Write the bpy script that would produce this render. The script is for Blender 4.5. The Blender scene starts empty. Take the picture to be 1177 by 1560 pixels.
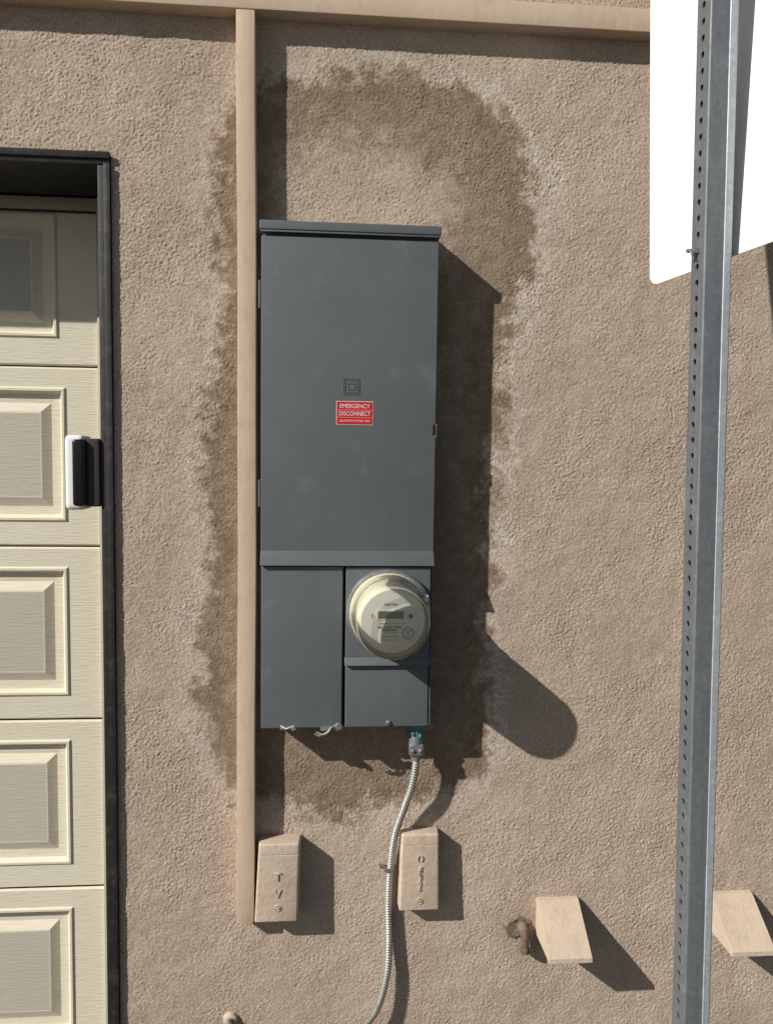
import bpy, bmesh, math, random
import numpy as np
from mathutils import Matrix, Vector
random.seed(4)
scene=bpy.context.scene
COL=scene.collection

# ------------------------------------------------------------ materials
def new_mat(name):
    m=bpy.data.materials.new(name); m.use_nodes=True
    nt=m.node_tree
    return m,nt,nt.nodes['Principled BSDF'],nt.nodes['Material Output']
def N(nt,t,**kw):
    n=nt.nodes.new(t)
    for k,v in kw.items():
        if k in n.inputs.keys(): n.inputs[k].default_value=v
        else: setattr(n,k,v)
    return n
def L(nt,a,b): nt.links.new(a,b)
def ramp(nt,src,stops):
    r=nt.nodes.new('ShaderNodeValToRGB'); e=r.color_ramp.elements
    while len(e)<len(stops): e.new(.5)
    for i,(p,c) in enumerate(stops):
        e[i].position=p; e[i].color=(c[0],c[1],c[2],1) if hasattr(c,'__len__') else (c,c,c,1)
    L(nt,src,r.inputs[0]); return r
def mixc(nt,fac,a,b,mode='MIX'):
    m=nt.nodes.new('ShaderNodeMix'); m.data_type='RGBA'; m.blend_type=mode
    for s,v in ((m.inputs[0],fac),(m.inputs[6],a),(m.inputs[7],b)):
        if hasattr(v,'is_output'): L(nt,v,s)
        elif hasattr(v,'__len__'): s.default_value=(v[0],v[1],v[2],1)
        else: s.default_value=v
    return m.outputs[2]
def coords(nt,scale=(1,1,1)):
    tc=nt.nodes.new('ShaderNodeTexCoord'); mp=nt.nodes.new('ShaderNodeMapping')
    mp.inputs['Scale'].default_value=scale
    L(nt,tc.outputs['Object'],mp.inputs[0]); return mp.outputs[0]
def noise(nt,co,scale,detail=3,rough=.55):
    n=N(nt,'ShaderNodeTexNoise',Scale=scale,Detail=detail,Roughness=rough); L(nt,co,n.inputs['Vector']); return n.outputs[0]

STUC=(.535,.425,.328)
def stucco_near():
    m,nt,b,o=new_mat('stucco_stained')
    co=coords(nt); at=N(nt,'ShaderNodeAttribute',attribute_name='tint')
    f=noise(nt,co,350,3,.75)
    c=mixc(nt,ramp(nt,f,[(.33,.36),(.5,0)]).outputs[0],at.outputs['Color'],(.19,.135,.09))
    L(nt,c,b.inputs['Base Color']); b.inputs['Roughness'].default_value=.95; b.inputs['Specular IOR Level'].default_value=.15
    bp=N(nt,'ShaderNodeBump',Strength=.95,Distance=.0017); L(nt,f,bp.inputs['Height']); L(nt,bp.outputs[0],b.inputs['Normal'])
    return m
def stucco_far():
    m,nt,b,o=new_mat('stucco_plain')
    co=coords(nt); f=noise(nt,co,105,3,.6); g=noise(nt,co,5,3)
    c=mixc(nt,ramp(nt,g,[(.3,0),(.7,1)]).outputs[0],tuple(x*.93 for x in STUC),tuple(x*1.06 for x in STUC))
    L(nt,c,b.inputs['Base Color']); b.inputs['Roughness'].default_value=.95; b.inputs['Specular IOR Level'].default_value=.15
    bp=N(nt,'ShaderNodeBump',Strength=1.0,Distance=.004); L(nt,f,bp.inputs['Height']); L(nt,bp.outputs[0],b.inputs['Normal'])
    return m
def paint(name,col,rough=.6,bump=.0004,bscale=120,var=.12,stretch=(1,1,1),metal=0,spec=.4,dirt=None,dirt_amt=.4,dscale=22):
    m,nt,b,o=new_mat(name)
    co=coords(nt,stretch); n1=noise(nt,co,6,3)
    dk=tuple(c*(1-var) for c in col); lt=tuple(min(1,c*(1+var)) for c in col)
    c=mixc(nt,ramp(nt,n1,[(.3,0),(.7,1)]).outputs[0],dk,lt)
    if dirt:
        n3=noise(nt,coords(nt),dscale,4,.7)
        c=mixc(nt,ramp(nt,n3,[(.50,0),(.70,dirt_amt)]).outputs[0],c,dirt)
    L(nt,c,b.inputs['Base Color']); b.inputs['Roughness'].default_value=rough
    b.inputs['Metallic'].default_value=metal; b.inputs['Specular IOR Level'].default_value=spec
    if bump:
        n2=noise(nt,co,bscale,2)
        bp=N(nt,'ShaderNodeBump',Strength=1.0,Distance=bump); L(nt,n2,bp.inputs['Height']); L(nt,bp.outputs[0],b.inputs['Normal'])
    return m
M={}
M['stucco']=stucco_near(); M['stucco_far']=stucco_far()
M['trim']=paint('painted_trim',(.585,.450,.325),.7,.0007,60,.06,(1,1,.25),dirt=(.38,.28,.20),dirt_amt=.35)
M['boxpaint']=paint('painted_box',(.57,.455,.345),.7,.0012,90,.07,dirt=(.38,.29,.21),dirt_amt=.4)
M['black']=paint('dark_brown_trim',(.020,.018,.017),.55,.0005,80,.2,dirt=(.10,.085,.07),dirt_amt=.4,dscale=40)
M['cream_jamb']=paint('cream_jamb_paint',(.50,.45,.35),.6,.0003,60,.05)
def panel_grey():
    m,nt,b,o=new_mat('grey_enamel')
    co=coords(nt); n1=noise(nt,co,5,3,.6); n3=noise(nt,co,11,5,.7)
    c=mixc(nt,ramp(nt,n1,[(.35,0),(.7,1)]).outputs[0],(.108,.121,.125),(.120,.134,.138))
    c=mixc(nt,ramp(nt,n3,[(.60,0),(.76,.35)]).outputs[0],c,(.22,.235,.24))
    v=N(nt,'ShaderNodeTexVoronoi',Scale=30.0); L(nt,co,v.inputs['Vector'])
    c=mixc(nt,ramp(nt,v.outputs[0],[(.02,.5),(.04,0)]).outputs[0],c,(.24,.25,.25))
    L(nt,c,b.inputs['Base Color'])
    r=ramp(nt,n3,[(.3,.45),(.7,.60)]); L(nt,r.outputs[0],b.inputs['Roughness'])
    b2=N(nt,'ShaderNodeBump',Strength=1.0,Distance=.002); L(nt,n1,b2.inputs['Height'])
    L(nt,b2.outputs[0],b.inputs['Normal'])
    return m
M['grey']=panel_grey()
def galv(name,col,rough=.5,metal=.75):
    m,nt,b,o=new_mat(name)
    co=coords(nt); v=N(nt,'ShaderNodeTexVoronoi',Scale=130.0); L(nt,co,v.inputs['Vector'])
    st=noise(nt,coords(nt,(60,60,2)),3,3); n2=noise(nt,co,25,4,.7)
    c=mixc(nt,v.outputs['Color'],tuple(x*.85 for x in col),tuple(min(1,x*1.1) for x in col))
    c=mixc(nt,ramp(nt,st,[(.45,0),(.75,.5)]).outputs[0],c,tuple(x*.62 for x in col))
    c=mixc(nt,ramp(nt,n2,[(.6,0),(.75,.5)]).outputs[0],c,tuple(min(1,x*1.5) for x in col))
    L(nt,c,b.inputs['Base Color']); b.inputs['Metallic'].default_value=metal
    r=ramp(nt,n2,[(.3,rough-.08),(.7,rough+.12)]); L(nt,r.outputs[0],b.inputs['Roughness'])
    return m
M['galv']=galv('galvanised_steel',(.19,.205,.215),.55,.35)
M['galv_light']=galv('galvanised_pale_band',(.50,.53,.55),.5,.2)  # paler grey for the right part of the post's front face
M['steel']=galv('weathered_steel',(.30,.30,.295),.5,.6)
M['ringsteel']=galv('bright_ring_steel',(.50,.50,.49),.35,.75)
M['cable']=galv('aluminium_armour',(.36,.35,.31),.45,.45)
M['rust']=paint('rusty_pipe',(.12,.075,.055),.9,.001,120,.35,dirt=(.30,.23,.19),dirt_amt=.8,dscale=50)
M['mortar']=paint('broken_mortar',(.14,.11,.085),.95,.002,200,.4,dirt=(.36,.27,.2),dirt_amt=.9,dscale=90)
M['white']=paint('white_sign_paint',(.84,.85,.86),.45,0,10,.01)
M['whitepl']=paint('white_plastic',(.82,.82,.82),.3,0,10,.01)
M['brownpl']=paint('dark_brown_plastic',(.040,.030,.027),.5,0,200,.1)
M['blackpl']=paint('black_plastic',(.008,.008,.009),.25,0,10,.1)
M['red']=paint('red_sticker',(.56,.018,.016),.45,0,10,.05)
M['stickw']=paint('sticker_white',(.80,.76,.74),.5,0,10,.02)
M['teal']=paint('teal_patina',(.05,.16,.15),.6,.0006,200,.5,dirt=(.35,.38,.36),dirt_amt=.8,dscale=120)
M['meterbody']=paint('meter_cream_plastic',(.69,.67,.56),.5,0,10,.03)
M['meterface']=paint('meter_faceplate',(.66,.66,.61),.5,0,10,.03)
M['lcd']=paint('meter_lcd',(.085,.095,.08),.25,0,10,.05)
M['ink']=paint('ink_grey',(.035,.035,.035),.6,0,10,.05)
M['asphalt']=paint('asphalt_ground',(.07,.066,.062),.9,.002,90,.15,dirt=(.11,.10,.09),dirt_amt=.5)
M['dark']=paint('dark_gap',(.012,.012,.012),.9,0,10,.1)
def glass(name,fac):
    m,nt,b,o=new_mat(name); nt.nodes.remove(b)
    t=N(nt,'ShaderNodeBsdfTransparent'); t.inputs[0].default_value=(.96,.955,.91,1)
    g=N(nt,'ShaderNodeBsdfGlossy',Roughness=.05); g.inputs[0].default_value=(1,1,1,1)
    d=N(nt,'ShaderNodeBsdfDiffuse'); d.inputs[0].default_value=(.85,.84,.72,1)
    fr=N(nt,'ShaderNodeFresnel',IOR=1.5)
    m0=N(nt,'ShaderNodeMixShader',Fac=fac); L(nt,t.outputs[0],m0.inputs[1]); L(nt,d.outputs[0],m0.inputs[2])
    m1=N(nt,'ShaderNodeMixShader'); L(nt,fr.outputs[0],m1.inputs[0]); L(nt,m0.outputs[0],m1.inputs[1]); L(nt,g.outputs[0],m1.inputs[2])
    L(nt,m1.outputs[0],o.inputs[0]); return m
M['glass']=glass('clear_meter_cover',.05); M['glassrim']=glass('meter_cover_edge',.28)
def door_mat(name,col):
    m,nt,b,o=new_mat(name)
    co=coords(nt,(1,1,1)); g=coords(nt,(9,9,150))
    n1=noise(nt,co,3,3); gr=noise(nt,g,2.2,4,.65); n2=noise(nt,co,30,4,.7)
    c=mixc(nt,ramp(nt,n1,[(.3,0),(.7,1)]).outputs[0],tuple(x*.94 for x in col),col)
    c=mixc(nt,ramp(nt,gr,[(.32,.30),(.5,0)]).outputs[0],c,tuple(x*.6 for x in col))
    c=mixc(nt,ramp(nt,n2,[(.58,0),(.75,.2)]).outputs[0],c,(.4,.33,.22))
    L(nt,c,b.inputs['Base Color']); b.inputs['Roughness'].default_value=.6; b.inputs['Specular IOR Level'].default_value=.3
    bp=N(nt,'ShaderNodeBump',Strength=.9,Distance=.0014); L(nt,gr,bp.inputs['Height']); L(nt,bp.outputs[0],b.inputs['Normal'])
    return m
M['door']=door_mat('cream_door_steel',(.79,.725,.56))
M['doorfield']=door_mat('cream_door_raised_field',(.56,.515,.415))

# ------------------------------------------------------------ helpers
def empty(name):
    e=bpy.data.objects.new(name,None); e.empty_display_size=.1; COL.objects.link(e); return e
def obj(name,me,parent=None,mats=()):
    o=bpy.data.objects.new(name,me); COL.objects.link(o)
    for m in mats: me.materials.append(M[m] if isinstance(m,str) else m)
    if parent: o.parent=parent
    return o
def smooth(o,ang=35):
    me=o.data
    for p in me.polygons: p.use_smooth=True
    try: me.set_sharp_from_angle(angle=math.radians(ang))
    except Exception: pass
def box(name,x0,x1,y0,y1,z0,z1,mat,parent=None,bev=.0015,seg=2,rot=None,taper=None):
    bm=bmesh.new(); bmesh.ops.create_cube(bm,size=1)
    for v in bm.verts:
        v.co=Vector(((x0+x1)/2+v.co.x*(x1-x0),(y0+y1)/2+v.co.y*(y1-y0),(z0+z1)/2+v.co.z*(z1-z0)))
        if taper: taper(v)
    if bev: bmesh.ops.bevel(bm,geom=bm.edges[:],offset=bev,segments=seg,profile=.6,affect='EDGES')
    me=bpy.data.meshes.new(name); bm.to_mesh(me); bm.free()
    o=obj(name,me,parent,[mat]); smooth(o); return o
def lathe(name,prof,cx,cz,mat,parent,seg=64,cap0=False,cap1=True):
    bm=bmesh.new(); rings=[]
    for r,y in prof:
        rings.append([bm.verts.new((cx+r*math.cos(2*math.pi*i/seg),y,cz+r*math.sin(2*math.pi*i/seg))) for i in range(seg)])
    for a,b in zip(rings,rings[1:]):
        for i in range(seg):
            bm.faces.new((a[i],a[(i+1)%seg],b[(i+1)%seg],b[i]))
    if cap0: bm.faces.new(rings[0][::-1])
    if cap1: bm.faces.new(rings[-1])
    bmesh.ops.recalc_face_normals(bm,faces=bm.faces[:])
    me=bpy.data.meshes.new(name); bm.to_mesh(me); bm.free()
    o=obj(name,me,parent,[mat]); smooth(o,40); return o
def catmull(pts,n):
    P=[Vector(p) for p in pts]; P=[P[0]*2-P[1]]+P+[P[-1]*2-P[-2]]; out=[]
    for i in range(1,len(P)-2):
        for k in range(n):
            t=k/n; a,b,c,d=P[i-1],P[i],P[i+1],P[i+2]
            out.append(.5*((2*b)+(c-a)*t+(2*a-5*b+4*c-d)*t*t+(3*b-a-3*c+d)*t**3))
    out.append(P[-2]); return out
def resample(pts,step):
    out=[pts[0]]; acc=0
    for a,b in zip(pts,pts[1:]):
        L_=(b-a).length
        while acc+L_>=step:
            t=(step-acc)/L_; a=a+(b-a)*t; out.append(a.copy()); L_=(b-a).length; acc=0
        acc+=L_
    return out
def tube(name,pts,rad,mat,parent,seg=14,caps=True):
    bm=bmesh.new(); rings=[]; up=Vector((0,1,.01)).normalized()
    for i,p in enumerate(pts):
        t=(pts[min(i+1,len(pts)-1)]-pts[max(i-1,0)]).normalized()
        s=t.cross(up).normalized(); u=s.cross(t).normalized(); up=u
        r=rad(i) if callable(rad) else rad
        rings.append([bm.verts.new(p+(s*math.cos(2*math.pi*k/seg)+u*math.sin(2*math.pi*k/seg))*r) for k in range(seg)])
    for a,b in zip(rings,rings[1:]):
        for k in range(seg): bm.faces.new((a[k],a[(k+1)%seg],b[(k+1)%seg],b[k]))
    if caps: bm.faces.new(rings[0]); bm.faces.new(rings[-1][::-1])
    bmesh.ops.recalc_face_normals(bm,faces=bm.faces[:])
    me=bpy.data.meshes.new(name); bm.to_mesh(me); bm.free()
    o=obj(name,me,parent,[mat]); smooth(o,50); return o
def text(name,s,x,y,z,size,mat,parent,rot=(math.pi/2,0,0),ext=.0003,ax='CENTER',spacing=1.0,width=None):
    cu=bpy.data.curves.new(name,'FONT'); cu.body=s; cu.size=size; cu.extrude=ext; cu.align_x=ax; cu.align_y='CENTER'
    cu.space_character=spacing; cu.space_line=.9
    t=bpy.data.objects.new(name+'_tmp',cu); COL.objects.link(t)
    bpy.context.view_layer.update()
    dg=bpy.context.evaluated_depsgraph_get()
    me=bpy.data.meshes.new_from_object(t.evaluated_get(dg)); bpy.data.objects.remove(t)
    if width:
        xs=[v.co.x for v in me.vertices]; k=width/(max(xs)-min(xs))
        for v in me.vertices: v.co.x*=k
    me.transform(Matrix.Translation((x,y,z))@Matrix.Rotation(rot[2],4,'Z')@Matrix.Rotation(rot[1],4,'Y')@Matrix.Rotation(rot[0],4,'X'))
    me.materials.clear()
    o=obj(name,me,parent,[mat]); return o

# ------------------------------------------------------------ building
house=empty('stucco_building')
def segdist(px,pz,poly):
    d=np.full(px.shape,1e9); inside=np.zeros(px.shape,bool); n=len(poly)
    for i in range(n):
        ax,az=poly[i]; bx,bz=poly[(i+1)%n]
        vx,vz=bx-ax,bz-az; t=np.clip(((px-ax)*vx+(pz-az)*vz)/(vx*vx+vz*vz),0,1)
        d=np.minimum(d,np.hypot(px-ax-t*vx,pz-az-t*vz))
        c=((az>pz)!=(bz>pz))&(px<(bx-ax)*(pz-az)/((bz-az) if bz!=az else 1e-9)+ax)
        inside^=c
    return np.where(inside,-d,d)
OUT=[(-.215,2.22),(-.10,2.285),(.03,2.305),(.155,2.305),(.28,2.285),(.37,2.23),(.425,2.13),(.437,2.02),(.432,1.90),(.40,1.80),(.365,1.75),(.36,1.66),(.385,1.58),(.36,1.50),(.35,1.36),(.37,1.25),(.34,1.12),(.36,.95),(.345,.82),(.28,.775),(.16,.745),(.07,.74),(.02,.695),(-.02,.73),(-.09,.755),(-.17,.765),(-.22,.80),(-.255,.90),(-.275,1.02),(-.27,1.15),(-.25,1.27),(-.262,1.40),(-.262,1.55),(-.24,1.70),(-.225,1.85),(-.245,1.97),(-.235,2.12)]
INN=[(-.10,2.12),(-.02,2.15),(.08,2.155),(.16,2.145),(.215,2.11),(.25,2.05),(.25,1.98),(.23,1.90),(-.1,1.90)]
rng=np.random.default_rng(7)
def band(shape,step,wl,width=.35):
    """random field whose features have wavelength about wl metres; unit variance"""
    n=rng.standard_normal(shape); F=np.fft.rfft2(n)
    fz=np.fft.fftfreq(shape[0],step)[:,None]; fx=np.fft.rfftfreq(shape[1],step)[None,:]
    f=np.hypot(fx,fz)+1e-9; k=1/wl
    F*=np.exp(-(np.log(f/k))**2/(2*width**2)); r=np.fft.irfft2(F,s=shape)
    return (r-r.mean())/r.std()
def fractal(shape,step,wl,slope=1.6):
    n=rng.standard_normal(shape); F=np.fft.rfft2(n)
    fz=np.fft.fftfreq(shape[0],step)[:,None]; fx=np.fft.rfftfreq(shape[1],step)[None,:]
    f=np.hypot(fx,fz); F*=1/(f**2+(1/wl)**2)**(slope/2); r=np.fft.irfft2(F,s=shape)
    return (r-r.mean())/r.std()
def sstep(x,a,b):
    t=np.clip((x-a)/(b-a),0,1); return t*t*(3-2*t)
def near_wall(name,x0,x1,z0,z1,step,hole):
    nx=int(round((x1-x0)/step)); nz=int(round((z1-z0)/step))
    X,Z=np.meshgrid(np.linspace(x0,x1,nx+1),np.linspace(z0,z1,nz+1)); sh=X.shape
    # sand-dash stucco: many small grains of uneven size thrown on the wall
    g1=band(sh,step,.0072,.50); g2=band(sh,step,.0105,.45)
    lump=np.maximum(g1,g2*.85); lump=(lump-lump.mean())/lump.std()
    mid=band(sh,step,.024,.5); und=fractal(sh,step,.12,2.1)
    patchy=fractal(sh,step,.4,1.7)
    amp=.00040*(1+.25*np.clip(patchy,-1.5,1.5))
    Hh=amp*np.clip(lump,-1.6,2.4)+.00008*mid+.00042*und
    Hh=-Hh            # outward is -y
    Hh=np.clip(Hh,-.0032,.0032)
    cof=fractal(sh,step,.02,1.3); big=fractal(sh,step,.35,1.8); wob=fractal(sh,step,.09,1.6)
    base=np.array(STUC)[None,None,:]*(1+.045*np.clip(big,-2,2)+.045*np.clip(cof,-2,2))[...,None]
    def mix(b,c,f): f=np.clip(f,0,1)[...,None]; return b*(1-f)+np.array(c)[None,None,:]*f
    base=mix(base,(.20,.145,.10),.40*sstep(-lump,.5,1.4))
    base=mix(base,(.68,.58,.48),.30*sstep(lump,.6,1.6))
    dO=segdist(X,Z,OUT)+.013*wob+.003*cof; dI=segdist(X,Z,INN)+.016*wob
    dark=sstep(-dO,-.012,.028)*sstep(dI,-.06,.05)
    edge=.84+.16*np.exp(-((dO+.03)/.03)**2)
    blot=np.clip(.93+.11*fractal(sh,step,.05,1.6),.5,1.1)
    base=mix(base,(.175,.120,.068),.80*dark*edge*blot)
    pale=np.exp(-((dO-.019)/.014)**2)*sstep(fractal(sh,step,.03,1.2),-.9,.9)
    side=.45+.55*sstep(X,.2,.35)+.15*sstep(-X,.2,.25)
    base=mix(base,(.73,.68,.62),.65*pale*side)
    pi_=np.exp(-((dI+.015)/.035)**2)*sstep(cof,-.8,1.2)*(dO<-.02)
    base=mix(base,(.62,.54,.45),.25*pi_)
    drip=band(sh,step,.05,.5); drp=sstep(drip+.5*cof,.9,2.2)*sstep(-X,.19,.24)
    base=mix(base,(.24,.185,.14),.26*drp)
    base=mix(base,(.64,.58,.50),.30*sstep(-X,.415,.440)*sstep(cof,-.6,.8)*(Z<2.1))
    mask=np.exp(-(((X-.436)/.045)**2+((Z-.462)/.045)**2)); base=mix(base,(.2,.15,.11),.5*mask)
    co=np.stack([X.ravel(),Hh.ravel(),Z.ravel()],1)
    i=np.arange(nx*nz); r=i//nx; c=i%nx; a=r*(nx+1)+c
    q=np.stack([a,a+1,a+nx+2,a+nx+1],1)
    cx=(co[q[:,0],0]+co[q[:,1],0])/2; cz=(co[q[:,0],2]+co[q[:,3],2])/2
    q=q[~((cx<hole[0])&(cz<hole[1]))]
    me=bpy.data.meshes.new(name)
    me.vertices.add(len(co)); me.vertices.foreach_set('co',co.ravel())
    me.loops.add(len(q)*4); me.loops.foreach_set('vertex_index',q.ravel().astype(np.int32))
    me.polygons.add(len(q)); me.polygons.foreach_set('loop_start',np.arange(0,len(q)*4,4,dtype=np.int32))
    me.update(calc_edges=True)
    me.polygons.foreach_set('use_smooth',np.ones(len(q),bool))
    at=me.attributes.new('tint','FLOAT_COLOR','POINT')
    C=np.ones((len(co),4),np.float32); C[:,:3]=np.clip(base,0,1).reshape(-1,3); at.data.foreach_set('color',C.ravel())
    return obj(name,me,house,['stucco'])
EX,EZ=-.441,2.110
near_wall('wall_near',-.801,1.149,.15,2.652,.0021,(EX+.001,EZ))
def wall_patch(name,x0,x1,z0,z1):
    bm=bmesh.new(); bm.faces.new([bm.verts.new(p) for p in ((x0,0,z0),(x1,0,z0),(x1,0,z1),(x0,0,z1))])
    me=bpy.data.meshes.new(name); bm.to_mesh(me); bm.free(); return obj(name,me,house,['stucco_far'])
wall_patch('wall_above',-6,6,2.652,4.6)
wall_patch('wall_right',1.149,6,0,2.652)
wall_patch('wall_base',EX,1.149,0,.15)
wall_patch('wall_above_garage',-3.0,-.801,EZ,2.652)
wall_patch('wall_left',-6,-3.0,0,2.652)
box('reveal_side',EX-.0005,EX+.012,.0005,.30,0,EZ,'stucco_far',house,.001)
box('reveal_head',-3.0,EX-.001,.0005,.30,EZ+.0005,EZ+.012,'stucco_far',house,.001)
box('parapet_cap',-6.05,6.05,-.05,.5,4.6,4.68,'trim',house,.004)
box('building_core',-6,6,.35,5.0,0,4.59,'stucco_far',house,.002)
box('trim_band',-5.9,5.9,-.036,.003,2.388,2.434,'trim',house,.0025)
st=box('trim_strip',-.1885,-.1515,-.036,.003,.512,2.3865,'trim',house,.0025)
bm=bmesh.new(); bm.from_mesh(st.data)
for k in range(1,14):
    z=.512+(2.3865-.512)*k/14
    bmesh.ops.bisect_plane(bm,geom=bm.verts[:]+bm.edges[:]+bm.faces[:],plane_co=(0,0,z),plane_no=(0,0,1))
for v in bm.verts:
    t=(v.co.z-.512)/1.8745; v.co.x+=.0035*math.sin(math.pi*t)+.0006*math.sin(t*19)
bm.to_mesh(st.data); bm.free(); smooth(st)
box('garage_frame_side',-.4665,-.4425,-.006,.19,0,2.087,'black',house,.002)
box('garage_frame_side_lip',-.4535,-.4410,-.010,-.0065,0,2.09,'black',house,.0012)
box('garage_frame_head',-3.0,-.4425,-.006,.185,2.088,2.1095,'black',house,.002)
box('garage_frame_head_lip',-3.0,-.4410,-.010,-.0065,2.099,2.1125,'black',house,.0012)
box('garage_frame_side_far',-3.0,-2.97,-.006,.30,0,2.087,'black',house,.002)
box('weather_strip',-.529,-.467,.192,.2,0,2.088,'cream_jamb',house,.0015)
door=empty('garage_door'); door.parent=house
seams=[2.058,1.709,1.2935,.881,.469,.045]
YD=.2
def ring_cell(bm,x0,x1,z0,z1,ix0,ix1,iz0,iz1):
    loops=[((x0,x1,z0,z1),.006),((x0+.0015,x1-.0015,z0+.004,z1-.004),0)] 
    loops+=[((ix0,ix1,iz0,iz1),0)]
    for off,dep in ((.004,-.0035),(.009,-.0035),(.016,.009),(.036,.010),(.056,.001),(.060,.0005)):
        loops.append(((ix0+off,ix1-off,iz0+off,iz1-off),dep))
    rings=[]
    for (a,b,c,d),dep in loops:
        rings.append([bm.verts.new(p) for p in ((a,YD+dep,c),(b,YD+dep,c),(b,YD+dep,d),(a,YD+dep,d))])
    for ri,(r0,r1) in enumerate(zip(rings,rings[1:])):
        for k in range(4):
            f=bm.faces.new((r0[k],r0[(k+1)%4],r1[(k+1)%4],r1[k]))
    f=bm.faces.new(rings[-1]); f.material_index=1
for s in range(5):
    bm=bmesh.new(); zt,zb=seams[s]-.0015,seams[s+1]+.0015
    for c in range(4):
        xr=-.5295-.6*c
        xl=xr-.6
        ix1=((-.617 if s==0 else -.603) if c==0 else xr-.055); ix0=xl+.045
        if s==0: iz1,iz0=zt-.004,zb+.062
        else: iz1,iz0=zt-.046,zb+.056
        ring_cell(bm,xl,xr,zb,zt,ix0,ix1,iz0,iz1)
    bmesh.ops.recalc_face_normals(bm,faces=bm.faces[:])
    me=bpy.data.meshes.new('door_section'); bm.to_mesh(me); bm.free()
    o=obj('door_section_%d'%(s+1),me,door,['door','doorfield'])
box('door_backing',-2.97,-.50,.216,.23,0,2.088,'dark',door,0)
box('door_header_seal',-2.96,-.529,.2,.214,2.0605,2.088,'cream_jamb',door,.001)
box('door_bottom_seal',-2.96,-.535,.195,.213,.003,.043,'black',door,.002)
# ------------------------------------------------------------ garage camera device on jamb
dc=empty('door_camera')
box('mount',-.497,-.4670,-.012,.036,1.400,1.540,'brownpl',dc,.005,3)
box('front_shell',-.5355,-.4965,-.020,.044,1.3930,1.547,'whitepl',dc,.0125,5)
box('body',-.5195,-.4930,-.0235,.040,1.4015,1.5385,'blackpl',dc,.0085,5)
# ------------------------------------------------------------ electrical panel
ep=empty('electrical_panel')
box('enclosure_back',-.131,.212,-.066,.002,.951,1.962,'grey',ep,.002)
box('rain_cap',-.1375,.2205,-.083,.002,1.9505,1.9685,'grey',ep,.003,3)
box('rain_cap_lip',-.136,.219,-.0815,-.077,1.9465,1.9500,'grey',ep,.001)
box('upper_cover',-.1345,.2165,-.076,-.0665,1.306,1.9405,'grey',ep,.003,3)
def flare(v):
    if v.co.z<1.305:
        if v.co.y<-.07: v.co.y-=.008
        v.co.x+= .0015 if v.co.x>0 else -.001
box('cover_bottom_flange',-.1345,.2165,-.0765,-.0665,1.2885,1.3185,'grey',ep,.002,3,taper=flare)
box('lower_door',-.1335,.0315,-.0755,-.0665,.9515,1.2865,'grey',ep,.0028,3)
box('meter_socket_cover',.0375,.2110,-.0775,-.0665,1.094,1.2855,'grey',ep,.0025,3)
def flare2(v):
    if v.co.z<1.09 and v.co.y<-.07: v.co.y-=.006
box('socket_cover_flange',.0360,.2125,-.078,-.0665,1.0825,1.0985,'grey',ep,.0018,3,taper=flare2)
box('lower_right_cover',.0380,.2100,-.0745,-.0665,.9515,1.0815,'grey',ep,.0025,3)
box('gap_shadow_strip',.0320,.0370,-.0675,-.0655,.953,1.286,'dark',ep,0)
box('side_flange',.2125,.2150,-.074,-.01,.953,1.284,'grey',ep,.001)
for z in (1.828,1.434):
    box('hinge',-.1385,-.1330,-.070,-.045,z-.026,z+.026,'grey',ep,.0015)
    tube('hinge_pin',[Vector((-.1375,-.071,z-.027+i*.009)) for i in range(7)],.0026,'grey',ep,10)
box('latch_plate',.2150,.2185,-.0765,-.05,1.551,1.578,'steel',ep,.0008)
box('latch_slot',.2100,.2155,-.0772,-.0758,1.556,1.577,'dark',ep,.0003)
loop=[Vector((.2195+.009*math.sin(t),-.050-.008*math.sin(t),1.553-.014+.014*math.cos(t))) for t in [i*2*math.pi/24 for i in range(25)]]
tube('latch_loop',loop,.0016,'grey',ep,8)
def sqframe(name,cx,cz,h,w,y,par):
    bm=bmesh.new()
    for a,b in (((cx-h,cx+h),(cz+h-w,cz+h)),((cx-h,cx+h),(cz-h,cz-h+w)),((cx-h,cx-h+w),(cz-h+w,cz+h-w)),((cx+h-w,cx+h),(cz-h+w,cz+h-w))):
        r=bmesh.ops.create_cube(bm,size=1)
        for v in r['verts']:
            v.co=Vector(((a[0]+a[1])/2+v.co.x*(a[1]-a[0]),y+v.co.y*.0014,(b[0]+b[1])/2+v.co.z*(b[1]-b[0])))
    me=bpy.data.meshes.new(name); bm.to_mesh(me); bm.free(); return obj(name,me,par,['grey'])
sqframe('emblem_outer',.045,1.650,.0162,.0010,-.0762,ep)
sqframe('emblem_mid',.045,1.650,.0125,.0008,-.0762,ep)
sqframe('emblem_inner',.045,1.650,.0072,.0018,-.0762,ep)
box('sticker_border',.0150,.0885,-.0764,-.0759,1.5735,1.6205,'stickw',ep,.0)
box('sticker_red',.0160,.0875,-.0767,-.0761,1.5745,1.6195,'red',ep,.0)
text('sticker_text_top','EMERGENCY',.0518,-.0769,1.6105,.0120,'stickw',ep,ext=.0001,width=.060)
text('sticker_text_mid','DISCONNECT',.0518,-.0769,1.5955,.0120,'stickw',ep,ext=.0001,width=.063)
text('sticker_text_low','DISCONNECTS PV POWER + MAIN',.0518,-.0769,1.5812,.006,'stickw',ep,ext=.0001,width=.060)
box('sticker_rule',.0165,.0870,-.0769,-.0765,1.6028,1.6032,'stickw',ep,0)
box('sticker_rule_low',.0165,.0870,-.0769,-.0765,1.5880,1.5884,'stickw',ep,0)
def screw(x,z,y=-.0765,r=.0055):
    lathe('screw_head',[(r,y+.002),(r,y-.001),(r*.8,y-.003),(r*.35,y-.0038)],x,z,'steel',ep,20)
    box('screw_slot',x-r*.7,x+r*.7,y-.0043,y-.0036,z-.0006,z+.0006,'dark',ep,0)
screw(.128,.960,-.0755)
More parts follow.
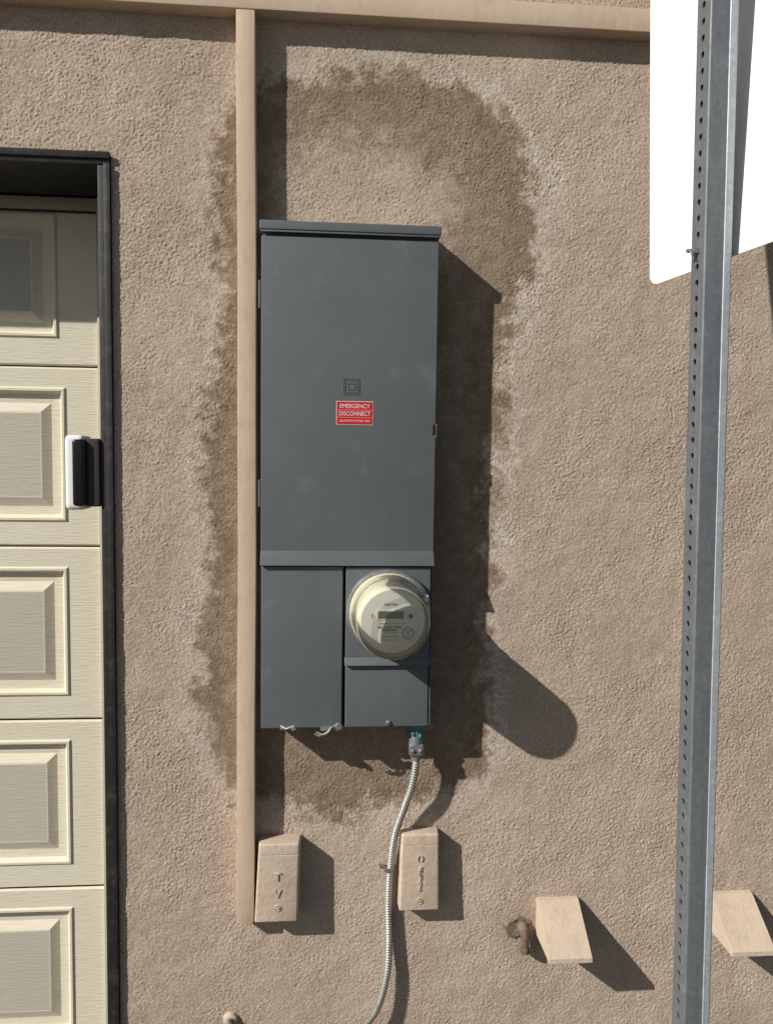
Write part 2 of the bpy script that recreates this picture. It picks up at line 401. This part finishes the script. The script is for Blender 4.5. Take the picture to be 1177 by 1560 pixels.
box('hasp_plate',-.094,-.055,-.085,-.0745,.9515,.9555,'steel',ep,.0008)
tube('hasp_tongue',catmull([(-.092,-.080,.958),(-.080,-.088,.955),(-.068,-.088,.960),(-.058,-.082,.953)],6),.0024,'steel',ep,8)
box('padlock_bracket',-.012,.030,-.090,-.0745,.950,.9545,'steel',ep,.0008)
tube('padlock_seal',catmull([(-.020,-.090,.948),(-.008,-.094,.944),(.004,-.094,.949),(.010,-.092,.957),(.024,-.088,.962),(.029,-.088,.955)],6),.0026,'steel',ep,8)
lathe('seal_disc',[(.007,-.088),(.008,-.092),(.006,-.096)],.0255,.960,'steel',ep,20)
lathe('seal_disc_b',[(.005,-.086),(.006,-.091),(.004,-.094)],-.066,.957,'steel',ep,20)
tube('seal_tail',catmull([(-.024,-.088,.944),(-.015,-.09,.940),(-.004,-.09,.943),(.004,-.088,.949)],6),.0020,'steel',ep,8)
# ------------------------------------------------------------ meter
em=empty('electric_meter'); MX,MZ=.1240,1.1965
lathe('socket_ring',[(.078,-.076),(.0855,-.077),(.0865,-.084),(.0855,-.094),(.0835,-.097),(.080,-.097),(.078,-.092)],MX,MZ,'ringsteel',em,96,cap1=False)
lathe('meter_base',[(.079,-.078),(.0795,-.099),(.077,-.101),(.066,-.101)],MX,MZ,'meterbody',em,96,cap1=True)
lathe('meter_drum',[(.0675,-.1005),(.0660,-.140),(.0630,-.180),(.0605,-.185)],MX,MZ,'meterbody',em,96,cap1=False)
lathe('meter_face',[(.0607,-.184),(.0600,-.1868),(.030,-.1870)],MX,MZ,'meterface',em,96)
lathe('clear_cover',[(.0775,-.101),(.0775,-.108),(.0750,-.112),(.0740,-.150),(.0715,-.192),(.0690,-.204),(.0640,-.211),(.052,-.2135),(.02,-.2145)],MX,MZ,'glass',em,96)
lathe('cover_flange',[(.0765,-.1012),(.0795,-.102),(.0795,-.106),(.0765,-.107)],MX,MZ,'glassrim',em,96,cap1=False)
lathe('cover_front_edge',[(.0702,-.2035),(.0688,-.2070),(.0670,-.2092)],MX,MZ,'glassrim',em,96,cap1=False)
YF=-.1874
box('display_bezel',MX-.0305,MX+.0245,YF-.0008,YF+.0005,MZ+.0025,MZ+.0235,'meterbody',em,.0005)
box('display_lcd',MX-.0275,MX+.0215,YF-.0014,YF-.0006,MZ+.0058,MZ+.0203,'lcd',em,.0003)
text('display_digits','88888',MX-.002,YF-.0016,MZ+.0132,.010,'ink',em,ext=.0001)
text('meter_brand','ELECTRIC',MX-.003,YF-.0004,MZ+.033,.006,'ink',em,ext=.0001)
text('meter_row_a','CL200 240V 3W 60Hz  TYPE  30TA',MX,YF-.0004,MZ-.0035,.0036,'ink',em,ext=.0001)
text('meter_row_b','833 32878 70848',MX-.006,YF-.0004,MZ-.011,.0072,'ink',em,ext=.00012,width=.044)
text('meter_row_c','Kh 7.2   FM 2S',MX-.004,YF-.0004,MZ-.021,.0038,'ink',em,ext=.0001)
text('meter_row_d','WATTHOUR METER',MX-.004,YF-.0004,MZ-.029,.0036,'ink',em,ext=.0001)
text('meter_row_e','FORM 2S  AC  120-240',MX-.004,YF-.0004,MZ-.0355,.003,'ink',em,ext=.0001)
for i in range(26):
    x=MX-.020+i*.0011
    box('barcode_bar',x,x+(.0007 if i%3 else .0004),YF-.0005,YF+.0003,MZ-.0178,MZ-.0148,'ink',em,0)
text('mark_left','|-',MX-.038,YF-.0004,MZ+.012,.010,'ink',em,ext=.0001)
lathe('optical_port',[(.0042,YF+.001),(.0042,YF-.002),(.003,YF-.0022)],MX+.0345,MZ+.0105,'blackpl',em,24)
lathe('round_label',[(.0115,YF+.001),(.0115,YF-.0006)],MX+.030,MZ-.0225,'ink',em,32)
lathe('round_label_in',[(.0098,YF-.0005),(.0098,YF-.0009)],MX+.030,MZ-.0225,'meterface',em,32)
text('round_text','1000\nMAX\n200',MX+.030,YF-.0011,MZ-.0225,.0055,'ink',em,ext=.0001)
box('ring_seal_lug',MX+.070,MX+.079,-.112,-.086,MZ+.024,MZ+.036,'whitepl',em,.002,3)
tube('ring_seal_wire',catmull([(MX+.076,-.108,MZ+.033),(MX+.082,-.104,MZ+.026),(MX+.080,-.102,MZ+.016)],6),.0012,'steel',em,8)
# ------------------------------------------------------------ flexible conduit
fc=empty('flexible_conduit')
FX,FY=.190,-.045
def vcyl(name,x,y,z0,z1,r0,r1,mat,par,seg=24):
    return tube(name,[Vector((x,y,z)) for z in np.linspace(z0,z1,5)],lambda i:r0+(r1-r0)*i/4,mat,par,seg)
vcyl('locknut',FX,FY,.950,.938,.0145,.0145,'teal',fc,8)
vcyl('connector_neck',FX,FY,.939,.915,.0125,.0125,'teal',fc)
vcyl('connector_collar',FX,FY,.918,.905,.0150,.0150,'steel',fc,8)
box('connector_clamp',FX-.0150,FX+.0150,FY-.014,FY+.012,.881,.906,'steel',fc,.004,3)
vcyl('connector_throat',FX,FY,.885,.870,.0115,.0100,'steel',fc)
for sx in (-.008,.008):
    lathe('clamp_screw',[(.004,FY-.013),(.004,FY-.0165),(.002,FY-.018)],FX+sx,.893,'steel',fc,14)
for sx,sz in ((-.009,.930),(.006,.925),(.0,.934)):
    box('connector_tab',FX+sx-.003,FX+sx+.003,FY-.0155,FY-.010,sz-.004,sz+.004,'teal',fc,.001)
path=catmull([(.1905,-.045,.885),(.1905,-.045,.86),(.183,-.042,.81),(.168,-.032,.757),(.150,-.020,.690),(.142,-.014,.615),(.139,-.012,.538),(.141,-.014,.449),(.136,-.022,.372),(.112,-.03,.298),(.070,-.035,.250),(.02,-.04,.19),(-.02,-.04,.10),(-.03,-.04,.0)],14)
pts=resample(path,.00115)
tube('armoured_cable',pts,lambda i:.0074+.0012*math.cos(2*math.pi*i/5.0),'cable',fc,14)
sp=Vector((.1395,-.013,.615))
box('strap_bridge',sp.x-.0100,sp.x+.0095,-.0235,-.0215,.610,.618,'steel',fc,.0008)
box('strap_leg',sp.x-.021,sp.x-.0098,-.0050,-.003,.610,.618,'steel',fc,.0006)
box('strap_side',sp.x-.0112,sp.x-.0096,-.0235,-.003,.610,.618,'steel',fc,.0005)
# ------------------------------------------------------------ utility boxes
def ubox(name,xt0,xt1,xb0,xb1,z0,z1,dep,vertical):
    e=empty(name)
    def tp(v):
        t=(v.co.z-z0)/(z1-z0); s=0 if v.co.x<(xt0+xt1)/2 else 1
        a=(xb0,xb1)[s]*(1-t)+(xt0,xt1)[s]*t; v.co.x=a
        if v.co.y<-.02: 
            ins=.0025; v.co.x+= ins if s==0 else -ins
            if t>.5: v.co.y+=.003
    zs=z1-.024
    bm=bmesh.new(); bmesh.ops.create_cube(bm,size=1)
    for v in bm.verts:
        v.co=Vector(((xt0+xt1)/2+v.co.x*.05,.001-dep/2+v.co.y*(dep),(z0+z1)/2+v.co.z*(z1-z0))); tp(v)
    bmesh.ops.bevel(bm,geom=bm.edges[:],offset=.0045,segments=4,profile=.5,affect='EDGES')
    for z in (zs+.0012,zs,zs-.0012):
        bmesh.ops.bisect_plane(bm,geom=bm.verts[:]+bm.edges[:]+bm.faces[:],plane_co=(0,0,z),plane_no=(0,0,1))
    for v in bm.verts:
        if abs(v.co.z-zs)<.0004 and v.co.y<-.005: v.co.y+=.0018
    me=bpy.data.meshes.new('cover'); bm.to_mesh(me); bm.free(); o=obj('cover',me,e,['boxpaint']); smooth(o,30)
    cx=(xb0+xb1+xt0+xt1)/4
    yf=-dep+.0005
    if not vertical:
        text('emboss_T','T',cx,yf+.0008,z0+.099,.026,'boxpaint',e,ext=.0010)
        text('emboss_V','V',cx,yf+.0004,z0+.062,.026,'boxpaint',e,ext=.0010)
        zz=z0+.032
    else:
        text('emboss_bell','( )',cx,yf+.001,z0+.118,.015,'boxpaint',e,ext=.0010)
        text('emboss_text','TELEPHONE',cx,yf+.0005,z0+.072,.0095,'boxpaint',e,rot=(math.pi/2,math.pi/2,0),ext=.0009,width=.055)
        zz=z0+.023
    lathe('screw_recess',[(.0068,yf+.003),(.0068,yf-.001),(.0055,yf-.001),(.0055,yf+.001)],cx,zz,'boxpaint',e,24)
    lathe('screw',[(.0036,yf+.002),(.0036,yf-.001),(.003,yf-.0014)],cx,zz,'boxpaint',e,16)
    return e
ubox('television_cable_box',-.1425,-.0520,-.1510,-.0555,.519,.690,.048,False)
ubox('telephone_cable_box',.1620,.2470,.1580,.2500,.528,.698,.038,True)
# ------------------------------------------------------------ vent hoods
def hood(name,x0,x1):
    e=empty(name); zt,zb,dp=.529,.452,.108
    bm=bmesh.new()
    prof=[(.002,zt),(-.010,zt-.001),(-dp,zb+.004),(-dp-.001,zb-.006),(.002,zb-.006)]
    A=[bm.verts.new((x0,y,z)) for y,z in prof]; B=[bm.verts.new((x1,y,z)) for y,z in prof]
    for i in range(3): bm.faces.new((A[i],A[i+1],B[i+1],B[i]))
    bm.faces.new(A); bm.faces.new(B[::-1])
    bmesh.ops.recalc_face_normals(bm,faces=bm.faces[:])
    me=bpy.data.meshes.new('hood_shell'); bm.to_mesh(me); bm.free(); o=obj('hood_shell',me,e,['boxpaint'])
    md=o.modifiers.new('t','SOLIDIFY'); md.thickness=.0018; md.offset=-1
    b2=o.modifiers.new('b','BEVEL'); b2.width=.0015; b2.segments=2
    box('hood_damper',x0+.003,x1-.003,-.06,-.054,zb+.002,zb+.03,'dark',e,.001)
    return e
hood('vent_hood',.473,.566)
hood('vent_hood',.874,.972)
# ------------------------------------------------------------ pipe stub in broken stucco
ps=empty('pipe_stub')
bm=bmesh.new()
n=36; ro=[];ri=[];rc=[]
for i in range(n):
    a=2*math.pi*i/n; w_=1+.14*math.sin(2*a+1)+.10*math.sin(5*a)
    r=.027*w_+.004*random.random(); ro.append(bm.verts.new((.430+r*math.cos(a),.001,.462+r*math.sin(a))))
    r2=.021*w_+.003*random.random(); rc.append(bm.verts.new((.430+r2*math.cos(a),-.0045-.002*random.random(),.462+r2*math.sin(a))))
    r3=.015*w_; ri.append(bm.verts.new((.430+r3*math.cos(a),-.003,.462+r3*math.sin(a))))
for i in range(n):
    j=(i+1)%n; bm.faces.new((ro[i],ro[j],rc[j],rc[i])); bm.faces.new((rc[i],rc[j],ri[j],ri[i]))
bm.faces.new(ri)
bmesh.ops.recalc_face_normals(bm,faces=bm.faces[:])
me=bpy.data.meshes.new('mortar_patch'); bm.to_mesh(me); bm.free(); o=obj('mortar_patch',me,ps,['mortar']); smooth(o,60)
pp=resample(catmull([(.440,.01,.470),(.440,-.008,.469),(.441,-.017,.461),(.443,-.020,.446),(.444,-.021,.414)],10),.002)
tube('rusty_pipe',pp,lambda i:.0094+(.0020 if 8<i<15 else 0)+(.0010 if i>len(pp)-7 else 0),'rust',ps,18)
tube('pipe_bore',[Vector((.444,-.021,.4135)),Vector((.444,-.021,.4130)),Vector((.444,-.021,.4125))],.0070,'dark',ps,18)
cs=empty('capped_pipe')
lathe('cap_collar',[(.016,.001),(.015,-.006),(.011,-.009)],-.205,.274,'boxpaint',cs,18)
tube('cap_spout',catmull([(-.205,-.004,.274),(-.203,-.022,.276),(-.200,-.028,.263)],6),.0065,'mortar',cs,14)
# ------------------------------------------------------------ sign post (perforated square tube)
post=empty('sign_post')
S=.046; pitch=.0254; nz=116; hr=.0054; bev=.0035
def holeface(bm,x,sgn):
    K=16
    hw=S/2-bev
    for r in range(nz):
        zc=r*pitch+pitch/2
        sq=[];ci=[];cb=[]
        for k in range(K):
            a=2*math.pi*k/K+math.pi/4; c,s=math.cos(a),math.sin(a)
            m=max(abs(c),abs(s)); sq.append(bm.verts.new((x,hw*c/m,zc+pitch/2*s/m)))
            ci.append(bm.verts.new((x,hr*c,zc+hr*s))); cb.append(bm.verts.new((x-sgn*.0025,hr*c,zc+hr*s)))
        for k in range(K):
            j=(k+1)%K
            bm.faces.new((sq[k],sq[j],ci[j],ci[k])); bm.faces.new((ci[k],ci[j],cb[j],cb[k]))
bm=bmesh.new(); h=S/2; HT=nz*pitch
holeface(bm,-h,-1); holeface(bm,h,1)
def strip_(a,b,mi=0):
    vs=[bm.verts.new((a[0],a[1],0)),bm.verts.new((b[0],b[1],0)),bm.verts.new((b[0],b[1],HT)),bm.verts.new((a[0],a[1],HT))]
    f=bm.faces.new(vs); f.material_index=mi
def corner(cx,cy,a0,mi):
    P=[(cx+bev*math.cos(a0+i*math.pi/2/6),cy+bev*math.sin(a0+i*math.pi/2/6)) for i in range(7)]
    for a,b in zip(P,P[1:]): strip_(a,b,mi)
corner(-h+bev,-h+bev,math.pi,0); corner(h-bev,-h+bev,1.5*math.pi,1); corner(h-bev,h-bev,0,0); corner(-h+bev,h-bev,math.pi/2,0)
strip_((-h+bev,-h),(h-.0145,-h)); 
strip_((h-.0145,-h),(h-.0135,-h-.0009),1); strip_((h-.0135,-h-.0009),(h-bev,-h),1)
strip_((h-bev,h),(-h+bev,h))
w=.0026
for a,b in (((-h+w,-h+w),(h-w,-h+w)),((h-w,-h+w+.0),(h-w,h-w))): strip_(a,b)
bmesh.ops.remove_doubles(bm,verts=bm.verts[:],dist=.00002)
bmesh.ops.recalc_face_normals(bm,faces=bm.faces[:])
me=bpy.data.meshes.new('perforated_tube'); bm.to_mesh(me); bm.free()
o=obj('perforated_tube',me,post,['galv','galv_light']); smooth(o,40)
LEAN=math.radians(-.82)
post.location=(.6405,-.400,-.02); post.rotation_euler=(0,LEAN,0)
def post_x(z): return .6405+math.sin(LEAN)*(z+.02)
# ------------------------------------------------------------ sign
sg=empty('street_sign')
bm=bmesh.new(); Wd,Ht,rc_=.33,.66,.020; P=[]
for cx,cz,a0 in ((Wd/2-rc_,rc_,-math.pi/2),(Wd/2-rc_,Ht-rc_,0),(-Wd/2+rc_,Ht-rc_,math.pi/2),(-Wd/2+rc_,rc_,math.pi)):
    for i in range(9):
        a=a0+i*math.pi/2/8; P.append((cx+rc_*math.cos(a),cz+rc_*math.sin(a)))
A=[bm.verts.new((0,y,z)) for y,z in P]; B=[bm.verts.new((.002,y,z)) for y,z in P]
bm.faces.new(A); bm.faces.new(B[::-1])
for i in range(len(P)): bm.faces.new((A[i],A[(i+1)%len(P)],B[(i+1)%len(P)],B[i]))
bmesh.ops.recalc_face_normals(bm,faces=bm.faces[:])
me=bpy.data.meshes.new('sign_blade'); bm.to_mesh(me); bm.free(); obj('sign_blade',me,sg,['white'])
sg.location=(.6465,-.397,1.839); sg.rotation_euler=(math.radians(-5.2),math.radians(3.0),math.radians(24.0))
bt=empty('sign_bolt'); bz=1.846; bx=post_x(bz)-.023
tube('bolt_shank',[Vector((bx-.018+i*.0035,-.400,bz)) for i in range(20)],lambda i:.0030+(.0004 if i%2 else 0),'steel',bt,12)
tube('bolt_nut',[Vector((bx-.0085,-.400,bz)),Vector((bx-.004,-.400,bz)),Vector((bx-.0005,-.400,bz))],.0070,'steel',bt,6)
tube('bolt_tail',catmull([(bx-.014,-.402,bz+.0),(bx-.013,-.408,bz-.006),(bx-.008,-.407,bz-.010)],5),.0014,'steel',bt,8)
# ------------------------------------------------------------ ground
bm=bmesh.new(); bmesh.ops.create_grid(bm,x_segments=40,y_segments=40,size=300)
me=bpy.data.meshes.new('ground'); bm.to_mesh(me); bm.free(); obj('ground',me,None,['asphalt'])

# ------------------------------------------------------------ light
SX,SZ=1.75,1.36
Ld=Vector((SX,1,-SZ)).normalized()
sl=bpy.data.lights.new('sun','SUN'); sl.energy=5; sl.angle=math.radians(.5); sl.color=(1,.965,.91)
so=bpy.data.objects.new('sun',sl); COL.objects.link(so); so.rotation_euler=Ld.to_track_quat('-Z','Y').to_euler(); so.location=(-4,-3,5)
w=bpy.data.worlds.new('World'); scene.world=w; w.use_nodes=True
nt=w.node_tree; sky=nt.nodes.new('ShaderNodeTexSky'); sky.sky_type='NISHITA'; sky.sun_disc=False
sd=-Ld; el=math.asin(sd.z); az=math.atan2(sd.x,sd.y)
sky.sun_elevation=el; sky.sun_rotation=az
bg=nt.nodes['Background']; nt.links.new(sky.outputs[0],bg.inputs[0]); bg.inputs[1].default_value=.05
scene.view_settings.view_transform='Standard'; scene.view_settings.look='None'; scene.view_settings.exposure=0
# ------------------------------------------------------------ camera
cd=bpy.data.cameras.new('camera'); cd.sensor_fit='VERTICAL'; cd.sensor_height=36; cd.lens=36*1147.6/1560; cd.clip_start=.02; cd.clip_end=1000
co=bpy.data.objects.new('camera',cd); COL.objects.link(co)
co.matrix_world=Matrix.Translation((0,-1.6,1.5))@Matrix.Rotation(-.07755,4,'Z')@Matrix.Rotation(math.pi/2-.06642,4,'X')@Matrix.Rotation(.01298,4,'Z')
scene.camera=co
